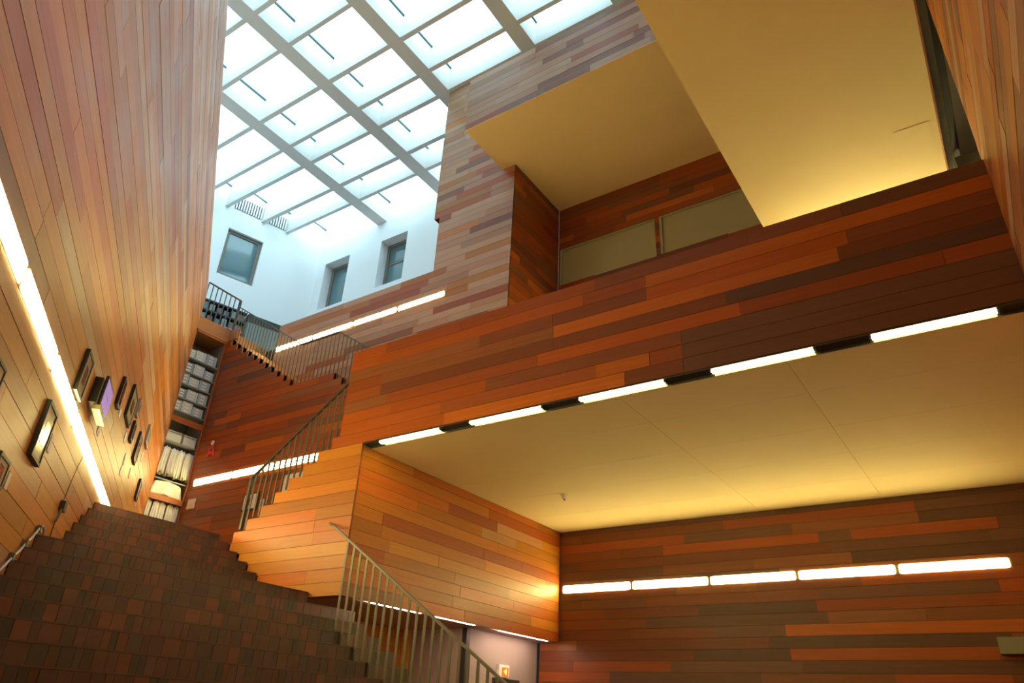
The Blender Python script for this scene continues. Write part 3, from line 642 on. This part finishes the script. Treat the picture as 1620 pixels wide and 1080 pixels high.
# plug and cables on the oblique wall
cbm = mat('cable_black', (.03, .028, .028), .5)
pg = tag(empty('power_adapter', PL.at(8.76, 1.78)), 'black power adapter hanging on the wall above the stair', 'adapter'); off = Matrix.Translation(-PL.at(8.76, 1.78))
o = PL.hex(MB(), 8.72, 8.86, 1.77, 1.87, .002, .05, cbm).build('body', pg); o.data.transform(off)
o = MB().tube([PL.at(8.73, 1.78, .03), PL.at(8.70, 1.70, .03), PL.at(8.69, 1.64, .02)], .013, mat('cable_green', (.12, .13, .10), .5)).build('connector', pg); o.data.transform(off)
o = MB().tube([PL.at(8.71, 1.66, .015), PL.at(8.72, 1.58, .012), PL.at(8.74, 1.44, .012)], .005, cbm).build('cable', pg); o.data.transform(off)
o = MB().tube([PL.at(8.80, 1.86, .01), PL.at(8.83, 1.97, .008), PL.at(8.86, 2.1, .008), PL.at(8.93, 2.3, .008), PL.at(9.05, 2.46, .008)], .0035, cbm).build('cable', pg); o.data.transform(off)
gc = mat('cable_grey', (.40, .42, .42), .5)
o = MB().tube([PL.at(8.32, 1.40, .03), PL.at(8.27, 1.46, .03), PL.at(8.16, 1.485, .03), PL.at(8.05, 1.44, .03), PL.at(7.88, 1.32, .03), PL.at(7.72, 1.235, .03), PL.at(7.60, 1.15, .03), PL.at(7.45, 1.08, .03), PL.at(7.30, .99, .03), PL.at(7.1, .88, .03)], .010, gc).build('grey_cable'); tag(o, 'thick grey cable running down the wall along the step edges', 'cable')
for s, z, lb in ((8.07, 1.44, 'topmost'), (7.73, 1.24, 'middle'), (7.43, 1.07, 'lowest')):
    o = PL.hex(MB(), s - .025, s + .025, z - .03, z + .03, .002, .045, mat('clip_grey', (.25, .26, .25), .6)).build('cable_clip'); tag(o, f'{lb} small clip holding the grey cable to the wall', 'clip', 'cable clips')

# ---------------------------------------------------------------- items on the middle wall
rd = mat('letter_red', (.75, .05, .05), .4)
al = tag(empty('letter_sign', (-14.69, 9.08, 5.26)), 'red letter A with a white disc on top on the dark middle wall', 'sign')
a = MB()
def stroke(x0, z0, x1, z1, wd=.035):
    d = Vector((x1 - x0, 0, z1 - z0)).normalized(); p = Vector((-d.z, 0, d.x)) * wd / 2; A = Vector((x0, 0, z0)); Bq = Vector((x1, 0, z1))
    a.prism([A - p, Bq - p, Bq + p, A + p], (0, 0, 0), (0, -.03, 0), rd)
stroke(-.13, -.15, 0, .13, .04); stroke(.13, -.15, 0, .13, .04); stroke(-.085, -.055, .085, -.055, .045)
a.build('letter', al)
o = MB(); o.prism([(.02 + .055 * math.cos(t * math.pi / 6), -.03, .17 + .055 * math.sin(t * math.pi / 6)) for t in range(12)], (0, 0, 0), (0, -.02, 0), PAPER); o.build('disc', al)
o = MB().box(-15.10, -14.84, 9.07, 9.095, 3.93, 4.15, PAPER).build('wall_plate'); tag(o, 'white square plate on the dark wall next to the cabinet', 'plate')
def mpic(x0, x1, z0, z1, label, fr, gr):
    p = tag(empty('framed_picture', ((x0 + x1) / 2, 9.08, (z0 + z1) / 2)), label, 'picture', gr); o_ = Matrix.Translation((-(x0 + x1) / 2, -9.08, -(z0 + z1) / 2))
    f = MB(); b = .025
    for q in ((x0, x1, z0, z0 + b), (x0, x1, z1 - b, z1), (x0, x0 + b, z0, z1), (x1 - b, x1, z0, z1)): f.box(q[0], q[1], 9.055, 9.097, q[2], q[3], fr)
    f = f.build('frame', p); f.data.transform(o_)
    g = MB().box(x0 + b, x1 - b, 9.06, 9.095, z0 + b, z1 - b, PAPER).build('mount', p); g.data.transform(o_)
    g = MB().box(x0 + .16, x1 - .16, 9.058, 9.06, z0 + .1, z1 - .1, W[1]).build('artwork', p); g.data.transform(o_)
mpic(-13.06, -12.60, 3.66, 4.02, 'black framed picture with a white mount behind the first balusters', DARK, 'pictures behind the middle railing')
mpic(-11.85, -11.2, 3.75, 4.27, 'white framed picture half hidden by the stepped front wall', PAPER, 'pictures behind the middle railing')
o = MB().box(-12.5, -12.40, 9.07, 9.095, 3.66, 3.85, PAPER).build('caption_card'); tag(o, 'white caption card right beside the picture behind the balusters', 'label')
# ---------------------------------------------------------------- lower room fittings
sp = tag(empty('smoke_detector', (-5.74, 9.86, 3.32)), 'small white detector on the yellow ceiling', 'detector')
def disc(name, par, r0, r1, z0, z1, m, n=16):
    v = [(r0 * math.cos(2 * math.pi * i / n), r0 * math.sin(2 * math.pi * i / n), z0) for i in range(n)] + [(r1 * math.cos(2 * math.pi * i / n), r1 * math.sin(2 * math.pi * i / n), z1) for i in range(n)]
    f = [tuple(range(n)), tuple(reversed(range(n, 2 * n)))] + [(i, n + i, n + (i + 1) % n, (i + 1) % n) for i in range(n)]
    me = bpy.data.meshes.new(name); me.from_pydata(v, [], f); me.materials.append(m); me.update(); o = bpy.data.objects.new(name, me); C.objects.link(o); o.parent = par
disc('base', sp, .055, .055, 0, -.02, PAPER); disc('sensor_head', sp, .045, .03, -.02, -.07, PAPER); disc('sensor_cap', sp, .015, .01, -.07, -.085, DARK)
wb_ = tag(empty('wall_unit', (.0, 12.0, 1.2)), 'grey-green box fixed to the dark back wall near the room corner', 'box')
MB().box(-.36, .5, -.15, .035, -.1, .1, mat('unit_grey', (.22, .24, .18), .6)).build('casing', wb_); MB().box(-.34, .5, -.14, .0, -.11, -.1, DARK).build('underside_shade', wb_)  # dark sheet below the casing paints in the shade beneath it

# lift everything so that the floor lies at z = 0
bpy.context.view_layer.update()
for o in S.objects:
    if o.parent is None: o.location.z += 1.6
